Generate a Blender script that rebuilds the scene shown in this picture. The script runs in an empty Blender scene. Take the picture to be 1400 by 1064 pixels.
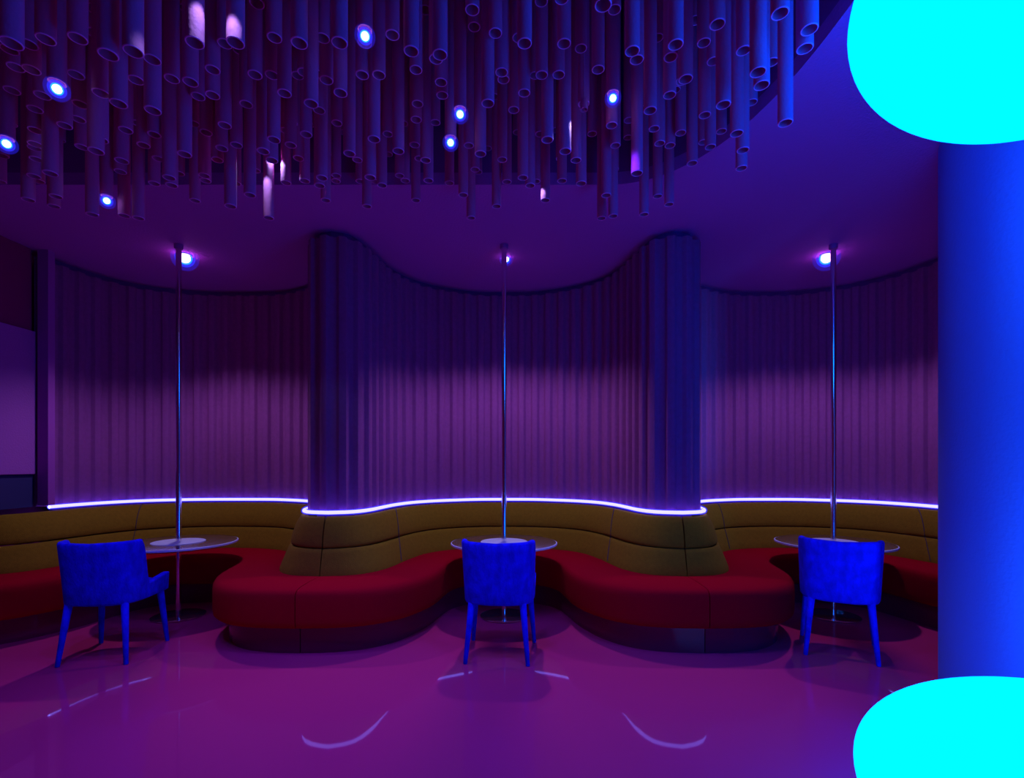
import bpy, bmesh, math, random
from mathutils import Vector

random.seed(7)
scene = bpy.context.scene
col = scene.collection
EYE = 1.28          # camera height
F = 700.0           # focal length in px of a 1400 px wide frame

# ------------------------------------------------------------------ camera
cam_data = bpy.data.cameras.new('camera')
cam_data.sensor_width = 36.0
cam_data.lens = 36.0 * F / 1400.0
cam_data.shift_y = (633.0 - 532.0) / 1400.0
cam_data.clip_start = 0.02
cam = bpy.data.objects.new('camera', cam_data)
cam.location = (0, 0, EYE)
cam.rotation_euler = (math.radians(90), 0, 0)
col.objects.link(cam)
scene.camera = cam

# ------------------------------------------------------------------ world, exposure
world = bpy.data.worlds.new('world')
scene.world = world
world.use_nodes = True
wb = world.node_tree.nodes['Background']
wb.inputs[1].default_value = 0.048
# the rest of the club: red lit on the left, blue lit on the right
_nt = world.node_tree
_tc = _nt.nodes.new('ShaderNodeTexCoord')
_sx = _nt.nodes.new('ShaderNodeSeparateXYZ')
_mr = _nt.nodes.new('ShaderNodeMapRange')
_mr.inputs['From Min'].default_value = -0.8
_mr.inputs['From Max'].default_value = 0.8
_rp = _nt.nodes.new('ShaderNodeValToRGB')
_rp.color_ramp.elements[0].color = (0.75, 0.0, 0.26, 1)
_rp.color_ramp.elements[1].color = (0.10, 0.06, 0.95, 1)
_nt.links.new(_tc.outputs['Generated'], _sx.inputs[0])
_nt.links.new(_sx.outputs['X'], _mr.inputs['Value'])
_nt.links.new(_mr.outputs['Result'], _rp.inputs['Fac'])
_nt.links.new(_rp.outputs['Color'], wb.inputs[0])
scene.view_settings.view_transform = 'Standard'
scene.view_settings.look = 'None'
scene.view_settings.exposure = 0.0
scene.view_settings.gamma = 1.0
scene.view_settings.use_curve_mapping = False
scene.cycles.use_denoising = True
scene.cycles.max_bounces = 8

# light levels (the lamps themselves are built with their fittings below)
BOOTH_SPOT_W = 76.0
BOOTH_SPOT_COL = (0.56, 0.48, 1.0)
TUBE_SPOT_W = 33.0
TUBE_SPOT_COL = (0.10, 0.05, 1.0)
LED_COL, LED_STRENGTH = (0.20, 0.18, 1.0), 7.0
CYAN_COL = (0.0, 1.0, 6.5)
FILL_W = 235.0  # added fill on the column, no such fitting seen
FILL_COL = (0.02, 0.30, 1.0)
PIN_W, PIN_COL = 8.0, (0.30, 0.72, 1.0)

# ------------------------------------------------------------------ materials
def mat(name, base, rough=0.6, metal=0.0, bump=0.0, bscale=60.0, vary=0.0, vscale=6.0, spec=0.5,
        coat=0.0, emit=None, estr=0.0, sheen=0.0, stretch=None, trans=0.0):
    m = bpy.data.materials.new(name)
    m.use_nodes = True
    nt = m.node_tree
    b = nt.nodes['Principled BSDF']
    b.inputs['Base Color'].default_value = (*base, 1)
    b.inputs['Roughness'].default_value = rough
    b.inputs['Metallic'].default_value = metal
    b.inputs['Specular IOR Level'].default_value = spec
    b.inputs['Coat Weight'].default_value = coat
    b.inputs['Coat Roughness'].default_value = 0.05
    b.inputs['Sheen Weight'].default_value = sheen
    b.inputs['Transmission Weight'].default_value = trans
    if emit:
        b.inputs['Emission Color'].default_value = (*emit, 1)
        b.inputs['Emission Strength'].default_value = estr
    if bump or vary:
        tc = nt.nodes.new('ShaderNodeTexCoord')
        mp = nt.nodes.new('ShaderNodeMapping')
        if stretch:
            mp.inputs['Scale'].default_value = stretch
        nt.links.new(tc.outputs['Object'], mp.inputs['Vector'])
    if bump:
        n = nt.nodes.new('ShaderNodeTexNoise')
        n.inputs['Scale'].default_value = bscale
        n.inputs['Detail'].default_value = 3
        nt.links.new(mp.outputs['Vector'], n.inputs['Vector'])
        bp = nt.nodes.new('ShaderNodeBump')
        bp.inputs['Strength'].default_value = bump
        bp.inputs['Distance'].default_value = 0.01
        nt.links.new(n.outputs['Fac'], bp.inputs['Height'])
        nt.links.new(bp.outputs['Normal'], b.inputs['Normal'])
    if vary:
        n2 = nt.nodes.new('ShaderNodeTexNoise')
        n2.inputs['Scale'].default_value = vscale
        n2.inputs['Detail'].default_value = 4
        nt.links.new(mp.outputs['Vector'], n2.inputs['Vector'])
        r = nt.nodes.new('ShaderNodeValToRGB')
        r.color_ramp.elements[0].position = 0.3
        r.color_ramp.elements[1].position = 0.7
        r.color_ramp.elements[0].color = (*[c * (1 - vary) for c in base], 1)
        r.color_ramp.elements[1].color = (*[min(1, c * (1 + vary)) for c in base], 1)
        nt.links.new(n2.outputs['Fac'], r.inputs['Fac'])
        nt.links.new(r.outputs['Color'], b.inputs['Base Color'])
    return m

M = {
    'floor': mat('glossy magenta resin floor', (0.70, 0.034, 0.17), rough=0.03, spec=0.17, bump=0.004, bscale=2.0),
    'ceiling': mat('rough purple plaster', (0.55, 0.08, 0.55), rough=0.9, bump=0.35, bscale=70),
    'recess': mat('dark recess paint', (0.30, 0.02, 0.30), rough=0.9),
    'wall': mat('fluted mauve cladding', (0.31, 0.048, 0.26), rough=0.8, bump=0.25, bscale=120, vary=0.08, vscale=30),
    'backing': mat('dark violet backing board', (0.16, 0.02, 0.25), rough=0.85),
    'post': mat('violet painted post', (0.42, 0.06, 0.42), rough=0.7),
    'panel': mat('pale mauve plaster', (0.46, 0.09, 0.46), rough=0.85, bump=0.3, bscale=80),
    'maroon': mat('dark maroon paint', (0.30, 0.0, 0.12), rough=0.9),
    'navy': mat('navy paint', (0.03, 0.02, 0.12), rough=0.8),
    'column': mat('blue painted plaster', (0.13, 0.24, 0.85), rough=0.85, bump=0.25, bscale=60),
    'olive': mat('mustard upholstery', (0.27, 0.145, 0.010), rough=1.0, bump=0.3, bscale=140, vary=0.10, vscale=40, spec=0.1),
    'red': mat('red upholstery', (0.44, 0.0, 0.012), rough=1.0, bump=0.12, bscale=150, spec=0.05),
    'seam': mat('dark piping thread', (0.06, 0.02, 0.05), rough=0.8),
    'plinth': mat('polished dark red plinth', (0.24, 0.012, 0.05), rough=0.12, spec=0.35),
    'chair': mat('royal blue velvet', (0.012, 0.007, 0.85), rough=0.8, bump=0.4, bscale=90, vary=0.28, vscale=25, spec=0.15, stretch=(1, 1, .6)),
    'chrome': mat('polished chrome', (0.95, 0.88, 0.90), rough=0.16, metal=1.0),
    'tabletop': mat('mirror glass', (0.65, 0.45, 0.52), rough=0.09, metal=0.92),
    'edge': mat('bevelled glass edge', (0.35, 0.35, 0.45), rough=0.15, metal=0.6),
    'plate': mat('brushed steel plate', (0.85, 0.82, 0.88), rough=0.5, metal=0.15),
    'tube': mat('violet cardboard tube', (0.75, 0.10, 0.40), rough=0.85, bump=0.2, bscale=60),
    'tube_edge': mat('paler cut edge of the tube', (1.0, 0.22, 0.85), rough=0.8),
    'can': mat('dark spotlight casing', (0.02, 0.02, 0.04), rough=0.5),
    'bulb': mat('white spotlight bulb', (1, 1, 1), emit=(0.75, 1.0, 1.0), estr=14.0),
    'booth_bulb': mat('white booth spotlight bulb', (1, 1, 1), emit=(0.85, 0.16, 0.90), estr=46.0),
    'halo': mat('cyan glare ring', (0.1, 0.4, 1), emit=(0.0, 0.75, 1.0), estr=5.0),  # unused ring glow standing in for glare
    'collar': mat('blue glare ring', (0.05, 0.1, 1), emit=(0.02, 0.03, 1.0), estr=1.2),
    'led': mat('violet white light strip', (1, 1, 1), emit=LED_COL, estr=LED_STRENGTH),
    'cyan': mat('glowing cyan shell', (0, 0, 0), rough=1.0, spec=0.0, emit=CYAN_COL, estr=1.0),
}

def halo_shell(name, color, strength, opacity):  # glowing see-through shell, imitates lens glare and bloom around lights
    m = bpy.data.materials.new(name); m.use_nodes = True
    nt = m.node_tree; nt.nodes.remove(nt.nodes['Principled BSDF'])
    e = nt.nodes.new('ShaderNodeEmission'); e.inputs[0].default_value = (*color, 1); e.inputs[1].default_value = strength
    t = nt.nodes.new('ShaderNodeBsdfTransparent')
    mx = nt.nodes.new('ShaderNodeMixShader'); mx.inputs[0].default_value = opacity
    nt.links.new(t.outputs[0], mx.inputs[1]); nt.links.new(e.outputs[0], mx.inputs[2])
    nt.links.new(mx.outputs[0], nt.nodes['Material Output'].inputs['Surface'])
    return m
M['inner_halo'] = halo_shell('cyan glare halo', (0.0, 0.75, 1.0), 1.6, .55)
M['outer_halo'] = halo_shell('blue glare halo', (0.03, 0.03, 1.0), 1.4, .42)
M['haze_halo'] = halo_shell('faint blue glare halo', (0.03, 0.02, 1.0), .8, .18)

# ------------------------------------------------------------------ helpers
class MB:
    """collects verts and faces, links them as one mesh object"""
    def __init__(self):
        self.v, self.f = [], []
    def add(self, verts, faces):
        o = len(self.v)
        self.v += [tuple(p) for p in verts]
        self.f += [tuple(i + o for i in f) for f in faces]
        return self
    def grid(self, rows, closed_u=False, closed_v=False):
        nr, nc = len(rows), len(rows[0])
        fs = []
        for i in range(nr if closed_u else nr - 1):
            for j in range(nc if closed_v else nc - 1):
                a, b = i, (i + 1) % nr
                c, d = j, (j + 1) % nc
                fs.append((a * nc + c, a * nc + d, b * nc + d, b * nc + c))
        return self.add([p for r in rows for p in r], fs)
    def lathe(self, prof, n=32, c=(0, 0, 0)):
        """prof: list of (radius, z), r=0 makes a pole"""
        rows = [[(c[0] + r * math.cos(2 * math.pi * k / n), c[1] + r * math.sin(2 * math.pi * k / n), c[2] + z) for k in range(n)] for r, z in prof]
        return self.grid(rows, closed_v=True)
    def box(self, x0, x1, y0, y1, z0, z1):
        return self.add([(x0, y0, z0), (x1, y0, z0), (x1, y1, z0), (x0, y1, z0), (x0, y0, z1), (x1, y0, z1), (x1, y1, z1), (x0, y1, z1)],
                        [(0, 3, 2, 1), (4, 5, 6, 7), (0, 1, 5, 4), (1, 2, 6, 5), (2, 3, 7, 6), (3, 0, 4, 7)])
    def rod(self, p, q, r0, r1, n=14):
        p, q = Vector(p), Vector(q)
        d = (q - p).normalized()
        a = d.orthogonal().normalized()
        b = d.cross(a)
        ring = lambda c, r: [tuple(c + a * (r * math.cos(2 * math.pi * k / n)) + b * (r * math.sin(2 * math.pi * k / n))) for k in range(n)]
        rows = [ring(p, r0 * .02), ring(p, r0 * .85), ring(p + d * r0 * .2, r0), ring(q - d * r1 * .2, r1), ring(q, r1 * .85), ring(q, r1 * .02)]
        return self.grid(rows, closed_v=True)
    def tube(self, pts, r, n=8):
        pts = [Vector(p) for p in pts]
        rows = []
        for i, p in enumerate(pts):
            t = (pts[min(i + 1, len(pts) - 1)] - pts[max(i - 1, 0)]).normalized()
            up = Vector((0, 0, 1)) if abs(t.z) < .95 else Vector((1, 0, 0))
            a = t.cross(up).normalized()
            b = t.cross(a).normalized()
            rows.append([tuple(p + a * (r * math.cos(2 * math.pi * k / n)) + b * (r * math.sin(2 * math.pi * k / n))) for k in range(n)])
        self.grid(rows, closed_v=True)
        n0 = len(self.v) - len(pts) * n
        self.f.append(tuple(range(n0, n0 + n)))
        self.f.append(tuple(range(n0 + (len(pts) - 1) * n, n0 + len(pts) * n))[::-1])
        return self
    def build(self, name, m, parent=None, loc=None, smooth=True, angle=40, kind=None):
        me = bpy.data.meshes.new(name)
        me.from_pydata(self.v, [], self.f)
        bm = bmesh.new(); bm.from_mesh(me)
        bmesh.ops.remove_doubles(bm, verts=bm.verts, dist=1e-5)
        bmesh.ops.recalc_face_normals(bm, faces=bm.faces)
        if smooth:
            for f in bm.faces: f.smooth = True
            for e in bm.edges:
                if len(e.link_faces) == 2 and e.calc_face_angle(0) > math.radians(angle): e.smooth = False
        bm.to_mesh(me); bm.free()
        me.materials.append(m)
        o = bpy.data.objects.new(name, me)
        col.objects.link(o)
        if parent: o.parent = parent
        if loc: o.location = loc
        if kind: o['kind'] = kind
        return o

def tag(o, label, cat, group=None):
    o['label'] = label; o['category'] = cat
    if group: o['group'] = group
    return o

def thing(name, label, cat, loc=(0, 0, 0), rz=0.0, group=None):
    o = bpy.data.objects.new(name, None)
    o.empty_display_size = 0.1
    o.location = loc; o.rotation_euler = (0, 0, rz)
    col.objects.link(o)
    return tag(o, label, cat, group)

def ball(r, z, n=28):
    return MB().lathe([(max(.0001, r * math.sin(math.pi * k / 16)), z - r * math.cos(math.pi * k / 16)) for k in range(17)], n)

def copy_tree(o, parent=None):
    c = o.copy(); col.objects.link(c)
    if parent: c.parent = parent
    for ch in [x for x in bpy.data.objects if x.parent == o]:
        copy_tree(ch, c)
    return c

def spot(name, parent, loc, color, watts, angle, blend, radius, aim=(0, 0, -1)):
    l = bpy.data.lights.new(name, 'SPOT')
    l.color = color; l.energy = watts; l.spot_size = math.radians(angle); l.spot_blend = blend; l.shadow_soft_size = radius
    o = bpy.data.objects.new(name, l)
    o.location = loc
    o.rotation_euler = Vector(aim).to_track_quat('-Z', 'Y').to_euler()
    if parent: o.parent = parent
    col.objects.link(o)
    return o

# ------------------------------------------------------------------ plan curves of the wavy wall and bench
def crom(pts, n=14):
    P = [Vector((p[0], p[1])) for p in pts]
    P = [P[0] * 2 - P[1]] + P + [P[-1] * 2 - P[-2]]
    out = []
    for i in range(1, len(P) - 2):
        p0, p1, p2, p3 = P[i - 1:i + 3]
        t0 = 0; t1 = t0 + (p1 - p0).length ** .5; t2 = t1 + (p2 - p1).length ** .5; t3 = t2 + (p3 - p2).length ** .5
        for k in range(n):
            t = t1 + (t2 - t1) * k / n
            a1 = p0 * ((t1 - t) / (t1 - t0)) + p1 * ((t - t0) / (t1 - t0))
            a2 = p1 * ((t2 - t) / (t2 - t1)) + p2 * ((t - t1) / (t2 - t1))
            a3 = p2 * ((t3 - t) / (t3 - t2)) + p3 * ((t - t2) / (t3 - t2))
            b1 = a1 * ((t2 - t) / (t2 - t0)) + a2 * ((t - t0) / (t2 - t0))
            b2 = a2 * ((t3 - t) / (t3 - t1)) + a3 * ((t - t1) / (t3 - t1))
            out.append(b1 * ((t2 - t) / (t2 - t1)) + b2 * ((t - t1) / (t2 - t1)))
    out.append(P[-2].copy())
    return out

def resample(pts, n):
    L = [0.0]
    for a, b in zip(pts, pts[1:]): L.append(L[-1] + (b - a).length)
    out, j = [], 0
    for k in range(n):
        s = L[-1] * k / (n - 1)
        while j < len(L) - 2 and L[j + 1] < s: j += 1
        t = (s - L[j]) / max(1e-9, L[j + 1] - L[j])
        out.append(pts[j].lerp(pts[j + 1], min(1, t)))
    return out

# half a booth, from its middle (0) to the tip of the bulge (1.36): sideways, distance
W_HALF = [(0, 5.41), (.3, 5.39), (.57, 5.28), (.76, 5.16), (.93, 4.97), (1.04, 4.70), (1.095, 4.42), (1.135, 4.18), (1.21, 4.03), (1.36, 3.97)]
B_HALF = [(0, 5.07), (.3, 5.03), (.55, 4.93), (.72, 4.76), (.82, 4.50), (.87, 4.30), (.92, 4.10), (1.0, 3.94), (1.13, 3.83), (1.36, 3.785)]
S_HALF = [(0, 4.60), (.2, 4.585), (.36, 4.50), (.45, 4.36), (.49, 4.15), (.52, 3.95), (.59, 3.75), (.72, 3.55), (.9, 3.42), (1.1, 3.37), (1.36, 3.355)]
W_LEFT = [(0, 5.41), (.4, 5.40), (.75, 5.32), (1.0, 5.17), (1.17, 4.92), (1.25, 4.63), (1.275, 4.37), (1.30, 4.13), (1.335, 4.01), (1.36, 3.97)]
CENT = [-2.78, -0.066, 2.66]
N = 40
def curve_of(kind, booth, side):
    """points from the booth's middle to the bulge tip"""
    pts = {'W': W_HALF, 'B': B_HALF, 'S': S_HALF}[kind]
    if kind == 'W' and booth == 0 and side < 0: pts = W_LEFT
    # the tip of each bulge lies midway between two booths
    full = crom(pts)
    sx = 1.0
    if booth == 0 and side > 0: sx = (CENT[1] - CENT[0]) / 2 / 1.36
    if booth == 1: sx = (CENT[2 if side > 0 else 0] - CENT[1]) / 2 / 1.36 * side
    if booth == 2 and side < 0: sx = (CENT[2] - CENT[1]) / 2 / 1.36
    sx = abs(sx) * side
    return [Vector((CENT[booth] + p.x * sx, p.y)) for p in resample(full, N)]
def booth_curve(kind, booth):
    l, r = curve_of(kind, booth, -1), curve_of(kind, booth, 1)
    return l[::-1] + r[1:]
W = [booth_curve('W', b) for b in range(3)]
B = [booth_curve('B', b) for b in range(3)]
S = [booth_curve('S', b) for b in range(3)]
def trim_end(c, at_start, frac):
    k = int(len(c) * frac)
    return c[k:] if at_start else c[:len(c) - k]
W_all = W[0][:-1] + W[1][:-1] + W[2]
def normals(c):
    out = []
    for i in range(len(c)):
        t = (c[min(i + 1, len(c) - 1)] - c[max(i - 1, 0)]).normalized()
        out.append(Vector((t.y, -t.x)))         # towards the room
    return out

LED_Z = 0.898
CEIL = 3.10
# ------------------------------------------------------------------ the shell
fl = MB().box(-7.5, 7.0, -4.0, 7.0, -0.10, 0.0).build('floor', M['floor'], kind='structure', smooth=False)
tag(fl, 'glossy magenta purple resin floor reflecting the booths and chairs', 'floor')

# ceiling with a rounded opening for the tubes
def opening():
    x0, x1, y0, y1 = -5.6, 1.345, -1.6, 3.35
    pts = [(x0, y0), (x1, y0)]
    R = 1.0
    pts += [(x1, y1 - 1.28 + 0.0)]
    n = 24
    for k in range(1, n):
        a = math.pi / 2 * k / n
        e = 2.25
        pts.append((x1 - .75 + .75 * math.cos(a) ** (2 / e), y1 - 1.28 + 1.28 * math.sin(a) ** (2 / e)))
    pts += [(x1 - .75, y1), (x0, y1)]
    return pts
OP = opening()
OUT = [(-7.5, -4.0), (7.0, -4.0), (7.0, 7.0), (-7.5, 7.0)]
bm = bmesh.new()
def loop(bm, pts, z):
    vs = [bm.verts.new((x, y, z)) for x, y in pts]
    es = [bm.edges.new((vs[i], vs[(i + 1) % len(vs)])) for i in range(len(vs))]
    return vs, es
v1, e1 = loop(bm, OP, CEIL)
v2, e2 = loop(bm, OUT, CEIL)
bmesh.ops.triangle_fill(bm, edges=e1 + e2, use_beauty=True, normal=(0, 0, -1))
ext = bmesh.ops.extrude_face_region(bm, geom=list(bm.faces))
bmesh.ops.translate(bm, verts=[g for g in ext['geom'] if isinstance(g, bmesh.types.BMVert)], vec=(0, 0, 0.08))
bmesh.ops.recalc_face_normals(bm, faces=bm.faces)
me = bpy.data.meshes.new('ceiling'); bm.to_mesh(me); bm.free()
me.materials.append(M['ceiling'])
ce = bpy.data.objects.new('ceiling', me); col.objects.link(ce); ce['kind'] = 'structure'
tag(ce, 'rough purple plaster ceiling around the tube filled opening', 'ceiling')
RTOP = 4.45
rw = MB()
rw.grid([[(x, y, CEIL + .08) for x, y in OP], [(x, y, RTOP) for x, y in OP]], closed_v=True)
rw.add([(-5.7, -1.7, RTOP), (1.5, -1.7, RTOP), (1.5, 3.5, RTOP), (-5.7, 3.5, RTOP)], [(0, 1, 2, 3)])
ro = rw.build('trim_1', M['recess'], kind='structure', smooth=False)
tag(ro, 'dark recess above the ceiling opening that holds the tubes', 'recess')

# backing wall behind the fluted cladding
KB = next(i for i, p in enumerate(W_all) if p.y > 4.55)
nb = normals(W_all)
mb = MB()
mb.grid([[(p.x - n.x * d, p.y - n.y * d, z) for p, n in list(zip(W_all, nb))[KB:]] for d, z in ((.055, 0), (.055, CEIL), (.085, CEIL), (.085, 0))], closed_u=True)
o = mb.build('trim_2', M['backing'], kind='structure')
tag(o, 'dark violet backing board showing above the fluted wall', 'wall')

# fluted cladding: trapezoid corrugation along the wave
def arclen(c):
    L = [0.0]
    for a, b in zip(c, c[1:]): L.append(L[-1] + (b - a).length)
    return L
def at_len(c, L, s, nn):
    lo, hi = 0, len(L) - 1
    while hi - lo > 1:
        m = (lo + hi) // 2
        if L[m] <= s: lo = m
        else: hi = m
    t = (s - L[lo]) / max(1e-9, L[hi] - L[lo])
    return c[lo].lerp(c[hi], t), nn[lo].lerp(nn[hi], t).normalized()
LA = arclen(W_all)
k0 = next(i for i, p in enumerate(W_all) if p.y > 4.37)
s0, s1 = LA[k0], LA[-1]
front, back = [], []
s = s0
P = 0.143
while s < s1 - P:
    for ds, off in ((0.0, -.016), (.050, -.016), (.054, -.013), (.068, .014), (.072, .017), (.121, .017), (.125, .014), (.139, -.013)):
        p, n = at_len(W_all, LA, s + ds, nb)
        front.append(p + n * off); back.append(p - n * .030)
    s += P
zt, zb = CEIL - .055, LED_Z + .004
mb = MB()
mb.grid([[(p.x, p.y, zb) for p in front], [(p.x, p.y, zt) for p in front], [(p.x, p.y, zt) for p in back], [(p.x, p.y, zb) for p in back]], closed_u=True)
wl = mb.build('wall_back', M['wall'], kind='structure', angle=42)
tag(wl, 'mauve fluted wall panelling curving in waves behind the booths', 'wall')

# left end: post and side wall with a pale panel
mb = MB().box(-4.045, -3.955, 4.365, 4.43, LED_Z + .02, CEIL)
tag(mb.build('trim_3', M['post'], kind='structure', smooth=False), 'narrow violet post closing the left end of the fluted wall', 'trim')
XL = -4.06
mb = MB().box(-4.26, -4.22, 1.5, 6.2, 0, CEIL)
mb.box(XL - .06, XL - .03, 3.2, 4.36, 2.40, CEIL)
tag(mb.build('wall_left', M['maroon'], kind='structure', smooth=False), 'dark maroon wall left of the booths', 'wall')
mb = MB().box(XL - .06, XL, 3.2, 4.362, 1.186, 2.397)
tag(mb.build('trim_4', M['panel'], kind='structure', smooth=False), 'pale mauve panel on the wall at the left picture edge', 'panel')
mb = MB().box(XL - .06, XL - .02, 3.2, 4.362, .905, 1.180)
tag(mb.build('trim_5', M['navy'], kind='structure', smooth=False), 'navy band below the pale panel at the left', 'panel')
mb = MB().box(4.55, 4.7, 1.5, 6.2, 0, CEIL)
tag(mb.build('wall_right', M['maroon'], kind='structure', smooth=False), 'dark wall hidden behind the blue column', 'wall')

# column
CX, CY, CR = 2.96, 2.62, 0.60
o = MB().lathe([(CR, 0.0), (CR, 0.5), (CR, 1.5), (CR, 2.5), (CR, CEIL)], 96, (CX, CY, 0)).build('column', M['column'], kind='structure')
tag(o, 'big round blue column at the right picture edge', 'column')

# ------------------------------------------------------------------ banquettes
def lerp2(a, b, t): return a.lerp(b, t)
def offset_pts(b, kind):
    return {'W': W, 'B': B, 'S': S}[kind][b]
UPPER = [(-.02, .62), (-.02, .850), (.05, .852), (.14, .858), (.20, .868), (.25, .868), (.32, .858), (.43, .822), (.53, .775), (.60, .728), (.645, .685), (.662, .660), (.655, .645), (.60, .636), (.5, .632)]
LOWER = [(.0, .43), (.0, .60), (.60, .629), (.66, .633), (.70, .628), (.755, .598), (.84, .548), (.92, .497), (.985, .452), (.99, .438), (.9, .43)]
SEAT = [(-.04, .19), (-.04, .432), (.0, .440), (.4, .446), (.80, .444), (.91, .438), (.965, .425), (.993, .402), (1.0, .37), (1.0, .235), (.992, .205), (.965, .188), (.9, .182)]
PLINTH = [(.0, 0), (.0, .178), (.80, .178), (.80, 0)]
def sweep(A, Bc, prof, zof=0):
    rows = []
    for t, z in prof:
        rows.append([(*(a.lerp(b, t)), z) for a, b in zip(A, Bc)])
    mb = MB()
    mb.grid(rows, closed_u=True)
    nc = len(A); nr = len(prof)
    mb.f.append(tuple(i * nc for i in range(nr)))
    mb.f.append(tuple(i * nc + nc - 1 for i in range(nr))[::-1])
    return mb
def clip(c, a, b):
    """shorten by metres a at the start and b at the end"""
    L = arclen(c)
    n = len(c)
    nn = normals(c)
    out = []
    for k in range(n):
        s = a + (L[-1] - a - b) * k / (n - 1)
        out.append(at_len(c, L, s, nn)[0])
    return out
B_LABEL = ['curved mustard and red banquette wrapping the left booth', 'curved mustard and red banquette wrapping the middle booth between both bulges',
           'curved mustard and red banquette wrapping the right booth beside the blue column']
GAP = .003
for b in range(3):
    w, bk, s_ = (clip(c, GAP, GAP) for c in (W[b], B[b], S[b]))
    mid = w[len(w) // 2]
    root = thing('banquette', B_LABEL[b], 'banquette', (CENT[b], 4.9, 0), group='wavy banquettes along the fluted wall')
    def part(mbx, name, m, **k):
        mbx.v = [(x - CENT[b], y - 4.9, z) for x, y, z in mbx.v]
        return mbx.build(name, m, root, **k)
    back_w = [p - n * -.018 for p, n in zip(w, normals(w))]
    part(sweep(back_w, bk, UPPER), 'upper_back_cushion', M['olive'], angle=50)['label'] = 'mustard upper back roll'
    part(sweep(back_w, bk, LOWER), 'lower_back_cushion', M['olive'], angle=50)['label'] = 'mustard lower back roll'
    part(sweep(bk, s_, SEAT), 'seat_cushion', M['red'], angle=50)['label'] = 'red seat cushion'
    part(sweep(bk, s_, PLINTH), 'plinth', M['plinth'], angle=50)['label'] = 'glossy dark plinth'
    # upright seams in the back rolls
    n = len(w)
    for frac in ((.30, .80) if b == 0 else (.19, .81) if b == 1 else (.36, .8)):
        i = int(n * frac)
        prof = [(back_w[i].lerp(bk[i], t + .006), z) for t, z in UPPER[4:-3]] + [(back_w[i].lerp(bk[i], t + .006), z) for t, z in LOWER[3:-2]]
        part(MB().tube([(p.x, p.y, z + .001) for p, z in prof], .0035, 6), 'seam', M['seam'])['label'] = 'dark upright seam'
    for i, side in ((0, 1), (n - 1, 1)):
        pass

# light strip along the top of the backrest, in three runs split where the bulges hide it
cut1 = next(i for i, p in enumerate(W[0]) if i > N and p.y < 4.40)
nb0, nb1, nb2 = normals(W[0]), normals(W[1]), normals(W[2])
cut2 = next(i for i, p in enumerate(W[2]) if p.y > 4.40)
st0 = next(i for i, p in enumerate(W[0]) if p.y > 4.33)
off = lambda c, nn: [(p.x + n.x * .044, p.y + n.y * .044, LED_Z) for p, n in zip(c, nn)]
L0, L1, L2 = off(W[0], nb0), off(W[1], nb1), off(W[2], nb2)
runs = [(L0[st0:cut1], 'glowing violet white light strip behind the left booth'),
        (L0[cut1:-1] + L1[:-1] + L2[:cut2 + 1], 'glowing violet white light strip behind the middle booth and both bulges'),
        (L2[cut2:], 'glowing violet white light strip behind the right booth')]
for pts, lab in runs:
    tag(MB().tube(pts[1:-1], .0135, 8).build('led_strip', M['led']), lab, 'light strip', 'light strips along the banquette backs')
    MB().tube(pts[1:-1], .0225, 10).build('bloom_sleeve', M['outer_halo'], bpy.data.objects[[o.name for o in col.objects if o.name.startswith('led_strip')][-1]])['label'] = 'faint blue bloom around the light strip'  # glowing sleeve imitates camera bloom, the strip has no such part

# ------------------------------------------------------------------ pole tables
def make_table():
    root = thing('pole_table', 'x', 'table', (0, 0, 0), group='round tables on floor to ceiling poles')
    MB().lathe([(.0001, 0), (.195, 0), (.20, .004), (.20, .010), (.19, .014), (.0001, .014)], 48).build('base_plate', M['tabletop'], root, angle=30)
    MB().lathe([(.022, .014), (.022, 1.0), (.022, 2.0), (.022, CEIL)], 24).build('pole', M['chrome'], root)
    MB().lathe([(.0001, CEIL), (.034, CEIL), (.034, CEIL - .03), (.031, CEIL - .036), (.0001, CEIL - .036)], 32).build('ceiling_collar', M['post'], root, angle=30)
    MB().lathe([(.0001, .592), (.405, .592), (.432, .601), (.432, .620), (.0001, .620)], 72).build('tabletop', M['tabletop'], root, angle=30)
    MB().lathe([(.433, .602), (.441, .604), (.443, .611), (.441, .618), (.433, .6205)], 72).build('rim', M['plate'], root)['label'] = 'pale rounded table rim'
    MB().lathe([(.0001, .620), (.196, .620), (.196, .624), (.192, .626), (.0001, .626)], 48).build('centre_plate', M['plate'], root, angle=30)['label'] = 'pale steel centre plate'
    return root
T_POS = [(-2.78, 4.27), (-0.066, 4.27), (2.68, 4.27)]
T_LAB = ['round mirror topped table on a chrome pole in the left booth', 'round mirror topped table on a chrome pole in the middle booth',
         'round mirror topped table on a chrome pole in the right booth']
tab = make_table()
for i, (x, y) in enumerate(T_POS):
    o = tab if i == 0 else copy_tree(tab)
    o.location = (x, y, 0); o['label'] = T_LAB[i]

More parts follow.
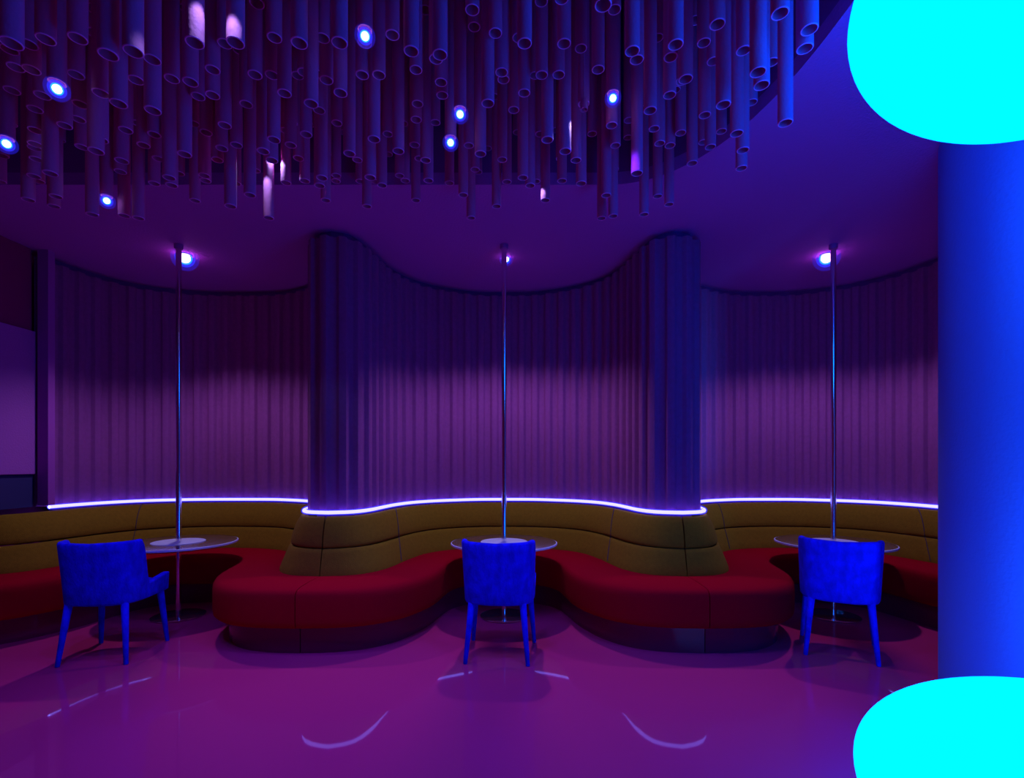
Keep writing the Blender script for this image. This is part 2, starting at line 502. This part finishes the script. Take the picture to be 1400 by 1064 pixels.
# ------------------------------------------------------------------ chairs
def make_chair():
    root = thing('barrel_chair', 'x', 'chair', group='blue barrel chairs at the booth tables')
    # u runs from the right arm tip round the back to the left arm tip
    plan = [(.238, .225), (.243, .14), (.245, .05), (.243, -.03), (.236, -.09), (.222, -.14), (.195, -.178), (.155, -.200), (.09, -.214), (0, -.219)]
    half = crom(plan, 5)
    right = resample(half, 56)
    path = right + [Vector((-p.x, p.y)) for p in right[::-1][1:]]
    nrm = normals(path)
    nrm = [n if n.dot(-p) > 0 else -n for n, p in zip(nrm, path)]         # inwards
    n = len(path)
    def top(p):
        y = p.y
        if y > -.02: return .478 + .022 * min(1, max(0, (y + .02) / .2))
        t = min(1, (-.02 - y) / .07)
        t = t * t * (3 - 2 * t)
        return .478 + (.772 - .478) * t + .010 * min(1, max(0, abs(p.x) / .2 - .0)) * t
    zbot, TH = .375, .042
    rows = []
    prof = [(.5, 0, .02), (0.12, 0, .003), (0, .03, 0), (0, .3, 0), (0, .6, 0), (0, .85, 0), (0, .955, 0), (.16, .99, 0), (.5, 1.0, 0), (.84, .99, 0), (1, .955, 0), (1, .8, 0), (1, .4, 0), (1, 0.06, 0), (.88, 0, .003)]
    for dt, hz, dz in prof:
        row = []
        for p, m_ in zip(path, nrm):
            zt_ = top(p)
            z = zbot + (zt_ - zbot) * hz
            lean = max(0, (z - .42)) / .36
            sc = 0.945 + .085 * (z - zbot) / .4
            x = p.x * (sc + .0)
            y = p.y - .038 * lean * min(1, max(0, (.02 - p.y) / .2)) + .02 * max(0, lean - .45) * (1 if abs(p.x) > .2 else 0) * 0
            row.append((x + m_.x * TH * dt, y + m_.y * TH * dt, z - dz * 0))
        rows.append(row)
    mb = MB().grid(rows, closed_u=True)
    nr = len(rows)
    mb.f.append(tuple(i * n for i in range(nr)))
    mb.f.append(tuple(i * n + n - 1 for i in range(nr))[::-1])
    mb.build('backrest', M['chair'], root, angle=70)
    # seat cushion
    inner = []
    for k in range(40):
        a = 2 * math.pi * k / 40
        e = 3.2
        cx, cy = math.cos(a), math.sin(a)
        inner.append((.190 * math.copysign(abs(cx) ** (2 / e), cx), .022 + .205 * math.copysign(abs(cy) ** (2 / e), cy)))
    rows = [[(x * s_, .022 + (y - .022) * s_, z) for x, y in inner] for s_, z in ((.02, .362), (.95, .362), (1, .375), (1, .44), (.985, .455), (.94, .464), (.6, .470), (.02, .472))]
    MB().grid(rows, closed_v=True).build('seat', M['chair'], root, angle=60)
    for (tx, ty), (bx, by) in (((-.165, -.165), (-.200, -.212)), ((.165, -.165), (.200, -.212)), ((-.190, .185), (-.220, .222)), ((.190, .185), (.220, .222))):
        MB().rod((tx, ty, .385), (bx, by, 0.0), .023, .0135).build('leg', M['chair'], root)
    return root
C_POS = [(-2.674, 3.44, 6.5), (-.08, 3.452, -5.2), (2.235, 3.50, -29.5)]
C_LAB = ['blue velvet barrel chair with blue legs in front of the left booth table', 'blue velvet barrel chair with blue legs in front of the middle booth table',
         'blue velvet barrel chair with blue legs near the blue column']
ch = make_chair()
for i, (x, y, r) in enumerate(C_POS):
    o = ch if i == 0 else copy_tree(ch)
    o.location = (x, y, 0); o.rotation_euler = (0, 0, math.radians(r)); o['label'] = C_LAB[i]

# ------------------------------------------------------------------ downlights over the tables
D_POS = [(-2.855, 4.47), (-.052, 4.53), (2.745, 4.47)]
D_LAB = ['blue white spotlight on the ceiling over the left booth table', 'blue white spotlight on the ceiling over the middle booth table', 'blue white spotlight on the ceiling over the right booth table']
for i, (x, y) in enumerate(D_POS):
    root = thing('ceiling_spotlight', D_LAB[i], 'spotlight', (x, y, CEIL), group='spotlights over the booth tables')
    k = .55 if i == 1 else 1.0
    MB().lathe([(.0001, 0), (.05 * k, 0), (.05 * k, -.006), (.0001, -.006)], 32).build('trim_ring', M['can'], root, angle=30)
    for nm, r, m in (('bulb', .042, 'booth_bulb'), ('inner_halo', .056, 'inner_halo'), ('outer_halo', .078, 'outer_halo'), ('haze_halo', .108, 'haze_halo')):  # bulb plus halo shells that imitate its glare
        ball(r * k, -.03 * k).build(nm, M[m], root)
    spot('booth_light', root, (0, 0, -.13), BOOTH_SPOT_COL, BOOTH_SPOT_W, 110, .62, .04)

# ------------------------------------------------------------------ big cyan areas by the column, nature unclear, built as glowing shapes
def superell(r, hz, n, nu=96, nv=48):
    rows = []
    for i in range(nv + 1):
        f = -math.pi / 2 + math.pi * i / nv
        c, s_ = math.cos(f), math.sin(f)
        rr = max(.0001, r * abs(c) ** (2 / n)); z = hz * math.copysign(abs(s_) ** (2 / n), s_)
        rows.append((rr, z))
    return rows
root = thing('upper_cyan_shape', 'huge glowing cyan rounded shape under the ceiling above the blue column', 'lamp', (1.479, 1.35, CEIL))
MB().lathe([(r, z + 2.609 - CEIL) for r, z in superell(.498, .398, 1.832)], 96).build('cyan_shell', M['cyan'], root)
MB().lathe([(.0001, 0), (.09, 0), (.09, -.02), (.025, -.03), (.025, -.11), (.0001, -.11)], 32).build('ceiling_mount', M['can'], root, angle=30)
root = thing('lower_cyan_shape', 'huge glowing cyan rounded shape on the floor before the blue column', 'lamp', (1.636, 1.40, 0))
MB().lathe([(r, z + .304) for r, z in superell(.585, .302, 2.068)], 96).build('cyan_shell', M['cyan'], root)
MB().lathe([(.0001, 0), (.22, 0), (.22, .012), (.2, .016), (.0001, .016)], 48).build('foot', M['can'], root, angle=30)

# two unseen blue fill lights, added beside the camera to wash the column
for z, tz, lab in ((2.75, 2.3, 'added unseen fill light hung from the ceiling right of the frame washing the blue column'), (.25, .8, 'added unseen fill light on the floor right of the frame washing the blue column')):
    p = Vector((2.55, .55, z)); aim = (Vector((CX, CY, tz)) - p).normalized()
    root = thing('added_fill_light', lab, 'added_fill_light', p)
    q = aim.to_track_quat('Z', 'Y')
    mb = MB().lathe([(.0001, -.16), (.06, -.15), (.08, -.02), (.085, -.0), (.075, 0), (.07, -.02), (.0001, -.03)], 32)
    o = mb.build('casing', M['can'], root, angle=30); o.rotation_euler = q.to_euler()
    MB().rod(-aim * .1, (-aim.x * .1, -aim.y * .1, (CEIL - z) if z > 1 else -z), .012, .012).build('stem', M['can'], root)
    spot('fill_spot', root, aim * .02, FILL_COL, FILL_W, 62, 1.0, .15, aim)

# ------------------------------------------------------------------ the tubes hanging in the ceiling recess
# open ends as seen from the front: tile offset, then (x, y, width) at 5.833 px
SC = 1400 / 240.0
TILES = {
 (0, 0): [(90,350,155),(75,400,120),(228,357,125),(365,318,135),(620,310,135),(500,385,110),(750,75,115),(752,268,115),(862,440,145),(1062,415,145),(1213,480,125),(125,540,120),(250,560,125),(606,600,115),(715,598,95),(805,748,120),(945,830,125),(1085,642,115),(1218,885,120),(1370,632,110),(95,725,110),(15,775,100),(338,765,115),(640,835,110),(280,875,105),(75,990,100),(515,1005,105),(625,955,100),(495,15,120)],
 (0, 130): [(1002,283,100),(1100,228,90),(870,212,80),(285,285,105),(280,395,100),(275,425,95),(290,515,90),(480,362,70),(640,292,70),(650,417,90),(800,360,110),(765,450,115),(1230,318,95),(1145,403,95),(1260,510,85),(970,527,100),(960,613,85),(400,627,105),(270,650,90),(305,690,90),(15,485,90),(5,693,75),(1230,708,85),(225,838,90),(445,812,90),(430,890,85),(735,955,90),(990,965,85),(1105,985,85)],
 (220, 0): [(268,345,140),(345,290,100),(510,352,110),(595,345,135),(625,405,90),(765,30,115),(905,305,115),(1103,348,130),(1165,88,105),(1290,308,110),(1065,250,105),(205,75,105),(165,390,100),(235,658,115),(412,560,110),(412,763,110),(295,773,105),(750,600,110),(885,602,105),(985,748,105),(680,835,100),(1075,495,85),(1090,605,95),(1140,580,100),(1240,590,100),(1320,643,105),(1197,830,112),(1262,883,95),(508,1003,100),(575,953,90),(262,990,85),(1045,985,85),(1403,985,85)],
 (220, 130): [(250,328,75),(360,302,90),(485,428,90),(602,402,90),(450,520,90),(900,360,100),(815,450,95),(885,523,95),(1035,402,90),(1158,317,95),(1097,507,85),(990,285,80),(1185,240,75),(188,475,105),(755,605,75),(998,703,80),(1147,687,80),(65,662,95),(85,722,90),(145,628,80),(345,645,85),(355,685,85),(272,845,80),(555,890,90),(710,800,90),(860,983,80),(1283,663,90),(1265,725,85),(1315,842,75),(600,708,75),(1320,475,75)],
 (440, 0): [(140,345,130),(225,25,85),(342,345,115),(410,318,95),(563,283,112),(665,385,90),(713,412,122),(750,560,102),(825,82,95),(942,440,120),(910,475,112),(950,660,100),(960,763,95),(1200,82,115),(1215,218,100),(148,745,108),(322,602,105),(455,602,105),(763,832,92),(752,957,90),(118,985,82),(905,980,80),(1030,1003,88)],
 (440, 130): [(1065,190,80),(650,230,75),(415,355,100),(525,313,80),(220,470,95),(283,520,80),(610,450,92),(530,475,70),(740,400,82),(776,508,75),(828,523,85),(1172,405,82),(1265,472,92),(1320,428,70),(385,660,90),(620,645,75),(665,685,75),(850,685,80),(1018,705,75),(1128,800,78),(1222,597,75),(1245,615,70),(480,723,80),(305,690,70),(425,692,70),(750,842,72),(360,890,75),(1190,983,72),(115,645,75),(112,688,75),(175,300,70)],
 (660, 0): [(100,268,108),(150,580,103),(165,638,98),(333,350,118),(285,305,100),(467,15,105),(630,-8,115),(648,352,112),(783,390,98),(960,45,138),(1050,80,105),(920,558,102),(330,745,100),(247,880,90),(470,602,100),(605,600,100),(415,605,85),(805,832,93),(40,828,105),(90,773,75),(740,960,80),(775,975,72),(1028,1003,92),(1192,412,120),(1228,480,112),(1275,872,80),(1165,962,80)],
 (660, 130): [(515,360,98),(455,313,75),(580,283,70),(872,312,78),(658,452,95),(620,510,75),(743,523,85),(1058,405,82),(1158,342,72),(1285,355,72),(155,518,80),(1230,627,92),(1050,597,72),(320,662,85),(378,725,80),(425,690,70),(632,687,78),(785,708,85),(193,695,75),(500,842,75),(110,890,75),(985,803,80),(948,985,72),(1040,968,75),(1287,955,75),(275,300,70),(280,228,70)],
 (880, 0): [(255,360,122),(330,312,105),(215,460,110),(410,165,100),(110,305,95),(588,198,122),(480,345,105),(555,492,100),(335,635,112),(305,650,100),(207,762,100),(250,720,85),(52,885,103),(84,1030,88),(795,408,112),(912,580,125),(940,685,122),(1020,500,105),(860,820,90),(635,840,115),(487,922,95),(1088,112,135),(1322,240,130),(1285,392,125),(1130,985,112)],
 (880, 130): [(295,305,85),(128,388,85),(210,405,85),(620,292,80),(532,418,85),(475,380,75),(742,310,102),(792,443,95),(780,587,88),(387,547,85),(112,810,75),(203,875,75)],
}
TR = 0.0285
# the seven tubes that end in a spotlight: picture position, distance
LAMPS = [(499, 43, 1.95, 'uppermost tube spotlight'), (78, 115, 1.85, 'upper left tube spotlight'), (9, 191, 2.2, 'left edge spotlight'),
         (146, 270, 2.7, 'lowest tube spotlight'), (629, 151, 2.35, 'upper central spotlight'), (616, 190, 2.5, 'lower central spotlight'),
         (838, 129, 2.4, 'rightmost tube spotlight')]
def place(x, y, d): return [(x - 700) / F * d, d, EYE + (633 - y) / F * d]
def edge_limit(x):
    """farthest distance inside the opening along the line of sight through picture column x"""
    t = (x - 700) / F
    d = 3.35
    while d > .5:
        X = t * d
        if X <= 1.345 - .75: ok = True
        else:
            u = (X - (1.345 - .75)) / .75
            ok = u < 1 and (d < 3.35 - 1.28 or (u ** 2.25 + max(0, (d - (3.35 - 1.28)) / 1.28) ** 2.25) < 1)
        if ok: return d
        d -= .01
    return d
tubes = []
for (ox, oy), lst in TILES.items():
    for (x, y, w) in lst:
        px, py = ox + x / SC, oy + y / SC
        d = 232.7 / w
        tubes.append([px, py, min(d, edge_limit(px) - .055), False])
for (px, py, d, _) in LAMPS: tubes.append([px, py, d, True])
# push apart along the line of sight until no two tubes share a place
for it in range(400):
    moved = False
    for i in range(len(tubes)):
        for j in range(i):
            a, b = tubes[i], tubes[j]
            dx = (a[0] - 700) / F * a[2] - (b[0] - 700) / F * b[2]; dy = a[2] - b[2]
            if dx * dx + dy * dy < .0615 ** 2:
                if a[2] < b[2]: a, b = b, a
                if not b[3]: b[2] -= .012
                if not a[3]: a[2] += .008
                moved = True
    for t in tubes: t[2] = min(t[2], edge_limit(t[0]) - .045)
    if not moved: break

def tube_mesh(length, n=24):
    ri = TR - .0046
    return MB().lathe([(TR, length), (TR, .003), (TR - .0008, 0.0008), (TR - .0018, 0), (ri + .001, 0), (ri, .001), (ri, .3), (.0002, .3)], n)

WORDS = ['nearest', 'second nearest', 'third nearest', 'fourth nearest', 'fifth nearest', 'sixth nearest', 'seventh nearest', 'eighth nearest', 'ninth nearest', 'tenth nearest',
         'eleventh nearest', 'twelfth nearest', 'thirteenth nearest', 'fourteenth nearest', 'fifteenth nearest', 'sixteenth nearest', 'seventeenth nearest', 'eighteenth nearest', 'nineteenth nearest', 'twentieth nearest']
MARKS = [(x, y, n) for x, y, d, n in LAMPS] + [(1245, 90, 'huge upper cyan shape')]
SIDES = ['right', 'lower right', 'straight below', 'lower left', 'left', 'upper left', 'straight above', 'upper right']
SIDETXT = {'right': 'to the right of', 'left': 'to the left of', 'straight below': 'straight below', 'straight above': 'straight above',
           'lower right': 'to the lower right of', 'lower left': 'to the lower left of', 'upper left': 'to the upper left of', 'upper right': 'to the upper right of'}
buckets = {}
for i, t in enumerate(tubes):
    if t[3]: continue
    m = min(MARKS, key=lambda k: math.hypot(k[0] - t[0], k[1] - t[1]))
    a = math.atan2(t[1] - m[1], t[0] - m[0])
    s_ = SIDES[int(round(a / (math.pi / 4))) % 8]
    buckets.setdefault((m[2], s_), []).append((math.hypot(m[0] - t[0], m[1] - t[1]), i))
tube_label = {}
for (mk, sd), lst in buckets.items():
    for r, (_, i) in enumerate(sorted(lst)):
        w = WORDS[r] if r < len(WORDS) else 'farthest'
        tube_label[i] = f'violet tube, open end {w} {SIDETXT[sd]} the {mk}'
LIT_TUBES = {}
li = 0
for i, (px, py, d, lamp) in enumerate(tubes):
    x, y, z = place(px, py, d)
    if not lamp:
        o = tube_mesh(RTOP - z - .002).build('hanging_tube', M['tube'], loc=(x, y, z), angle=35)
        o.data.materials.append(M['tube_edge'])
        for p_ in o.data.polygons:
            if abs(p_.center.z) < .0035: p_.material_index = 1
        tag(o, tube_label[i], 'tube', 'tubes hanging in the ceiling recess')
    else:
        nm = LAMPS[li][3]; li += 1
        root = thing('tube_spotlight', f'violet tube ending in a blue white bulb, the {nm}', 'spotlight', (x, y, z), group='spotlights in the hanging tubes')
        MB().lathe([(TR, RTOP - z - .002), (TR, .012), (TR - .001, .004), (TR - .004, .004), (TR - .004, .03), (.0002, .03)], 24).build('tube', M['tube'], root, angle=35)
        for nm, r, m in (('bulb', .0145, 'bulb'), ('inner_halo', .019, 'inner_halo'), ('outer_halo', .028, 'outer_halo'), ('haze_halo', .039, 'haze_halo')):  # only the bulb is real, the shells imitate glare
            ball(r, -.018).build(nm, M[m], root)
        spot('tube_light', root, (0, 0, -.075), TUBE_SPOT_COL, TUBE_SPOT_W, 108, .6, .02)

# ------------------------------------------------------------------ small pin spots among the tubes, their beams catch the tubes beside them
PINS = [((322, 59), .015, -.125, .165, 'small violet pin spotlight beside the brightly lit tube at the upper left'),
        ((367, 298.5), .0, -.13, .32, 'small violet pin spotlight among the lit tubes over the left bulge'),
        ((392, 248), -.05, -.06, .16, 'small violet pin spotlight left of the short lit tube over the left bulge'),
        ((746, 274), -.07, -.06, .14, 'small violet pin spotlight beside the lit tube right of the central pair'),
        ((773, 207.5), .09, .0, .20, 'small violet pin spotlight at the right of the tube with a lit right side')]
def pin_spots():
    spots = [(place(t[0], t[1], t[2])) for t in tubes]
    for (px, py), dx, dy, dz, lab in PINS:
        t = min(tubes, key=lambda q: math.hypot(q[0] - px, q[1] - py))
        X, Y, Z = place(t[0], t[1], t[2])
        r0, a0 = math.hypot(dx, dy), math.atan2(dy, dx)
        best = None
        for k in range(-8, 9):
            for r in (r0, r0 * .8, r0 * .65, r0 * 1.15):
                a = a0 + k * .09
                x, y = X + r * math.cos(a), Y + r * math.sin(a)
                free = min(math.hypot(x - q[0], y - q[1]) for q in spots)
                sc_ = min(free, .052) * 10 - abs(k) * .01 - abs(r - r0) * .5
                if best is None or sc_ > best[0]: best = (sc_, x, y)
        yield best[1], best[2], Z + dz, lab
for x, y, z, lab in pin_spots():
    root = thing('pin_spotlight', lab, 'spotlight', (x, y, z), group='pin spotlights among the tubes')
    MB().lathe([(.0001, .05), (.016, .05), (.018, .045), (.018, 0), (.015, 0), (.015, .03), (.0001, .03)], 20).build('casing', M['tube'], root, angle=30)
    MB().rod((0, 0, .05), (0, 0, RTOP - z - .002), .004, .004, 8).build('stem', M['tube'], root)
    spot('pin_light', root, (0, 0, -.004), PIN_COL, PIN_W, 95, .25, .008)
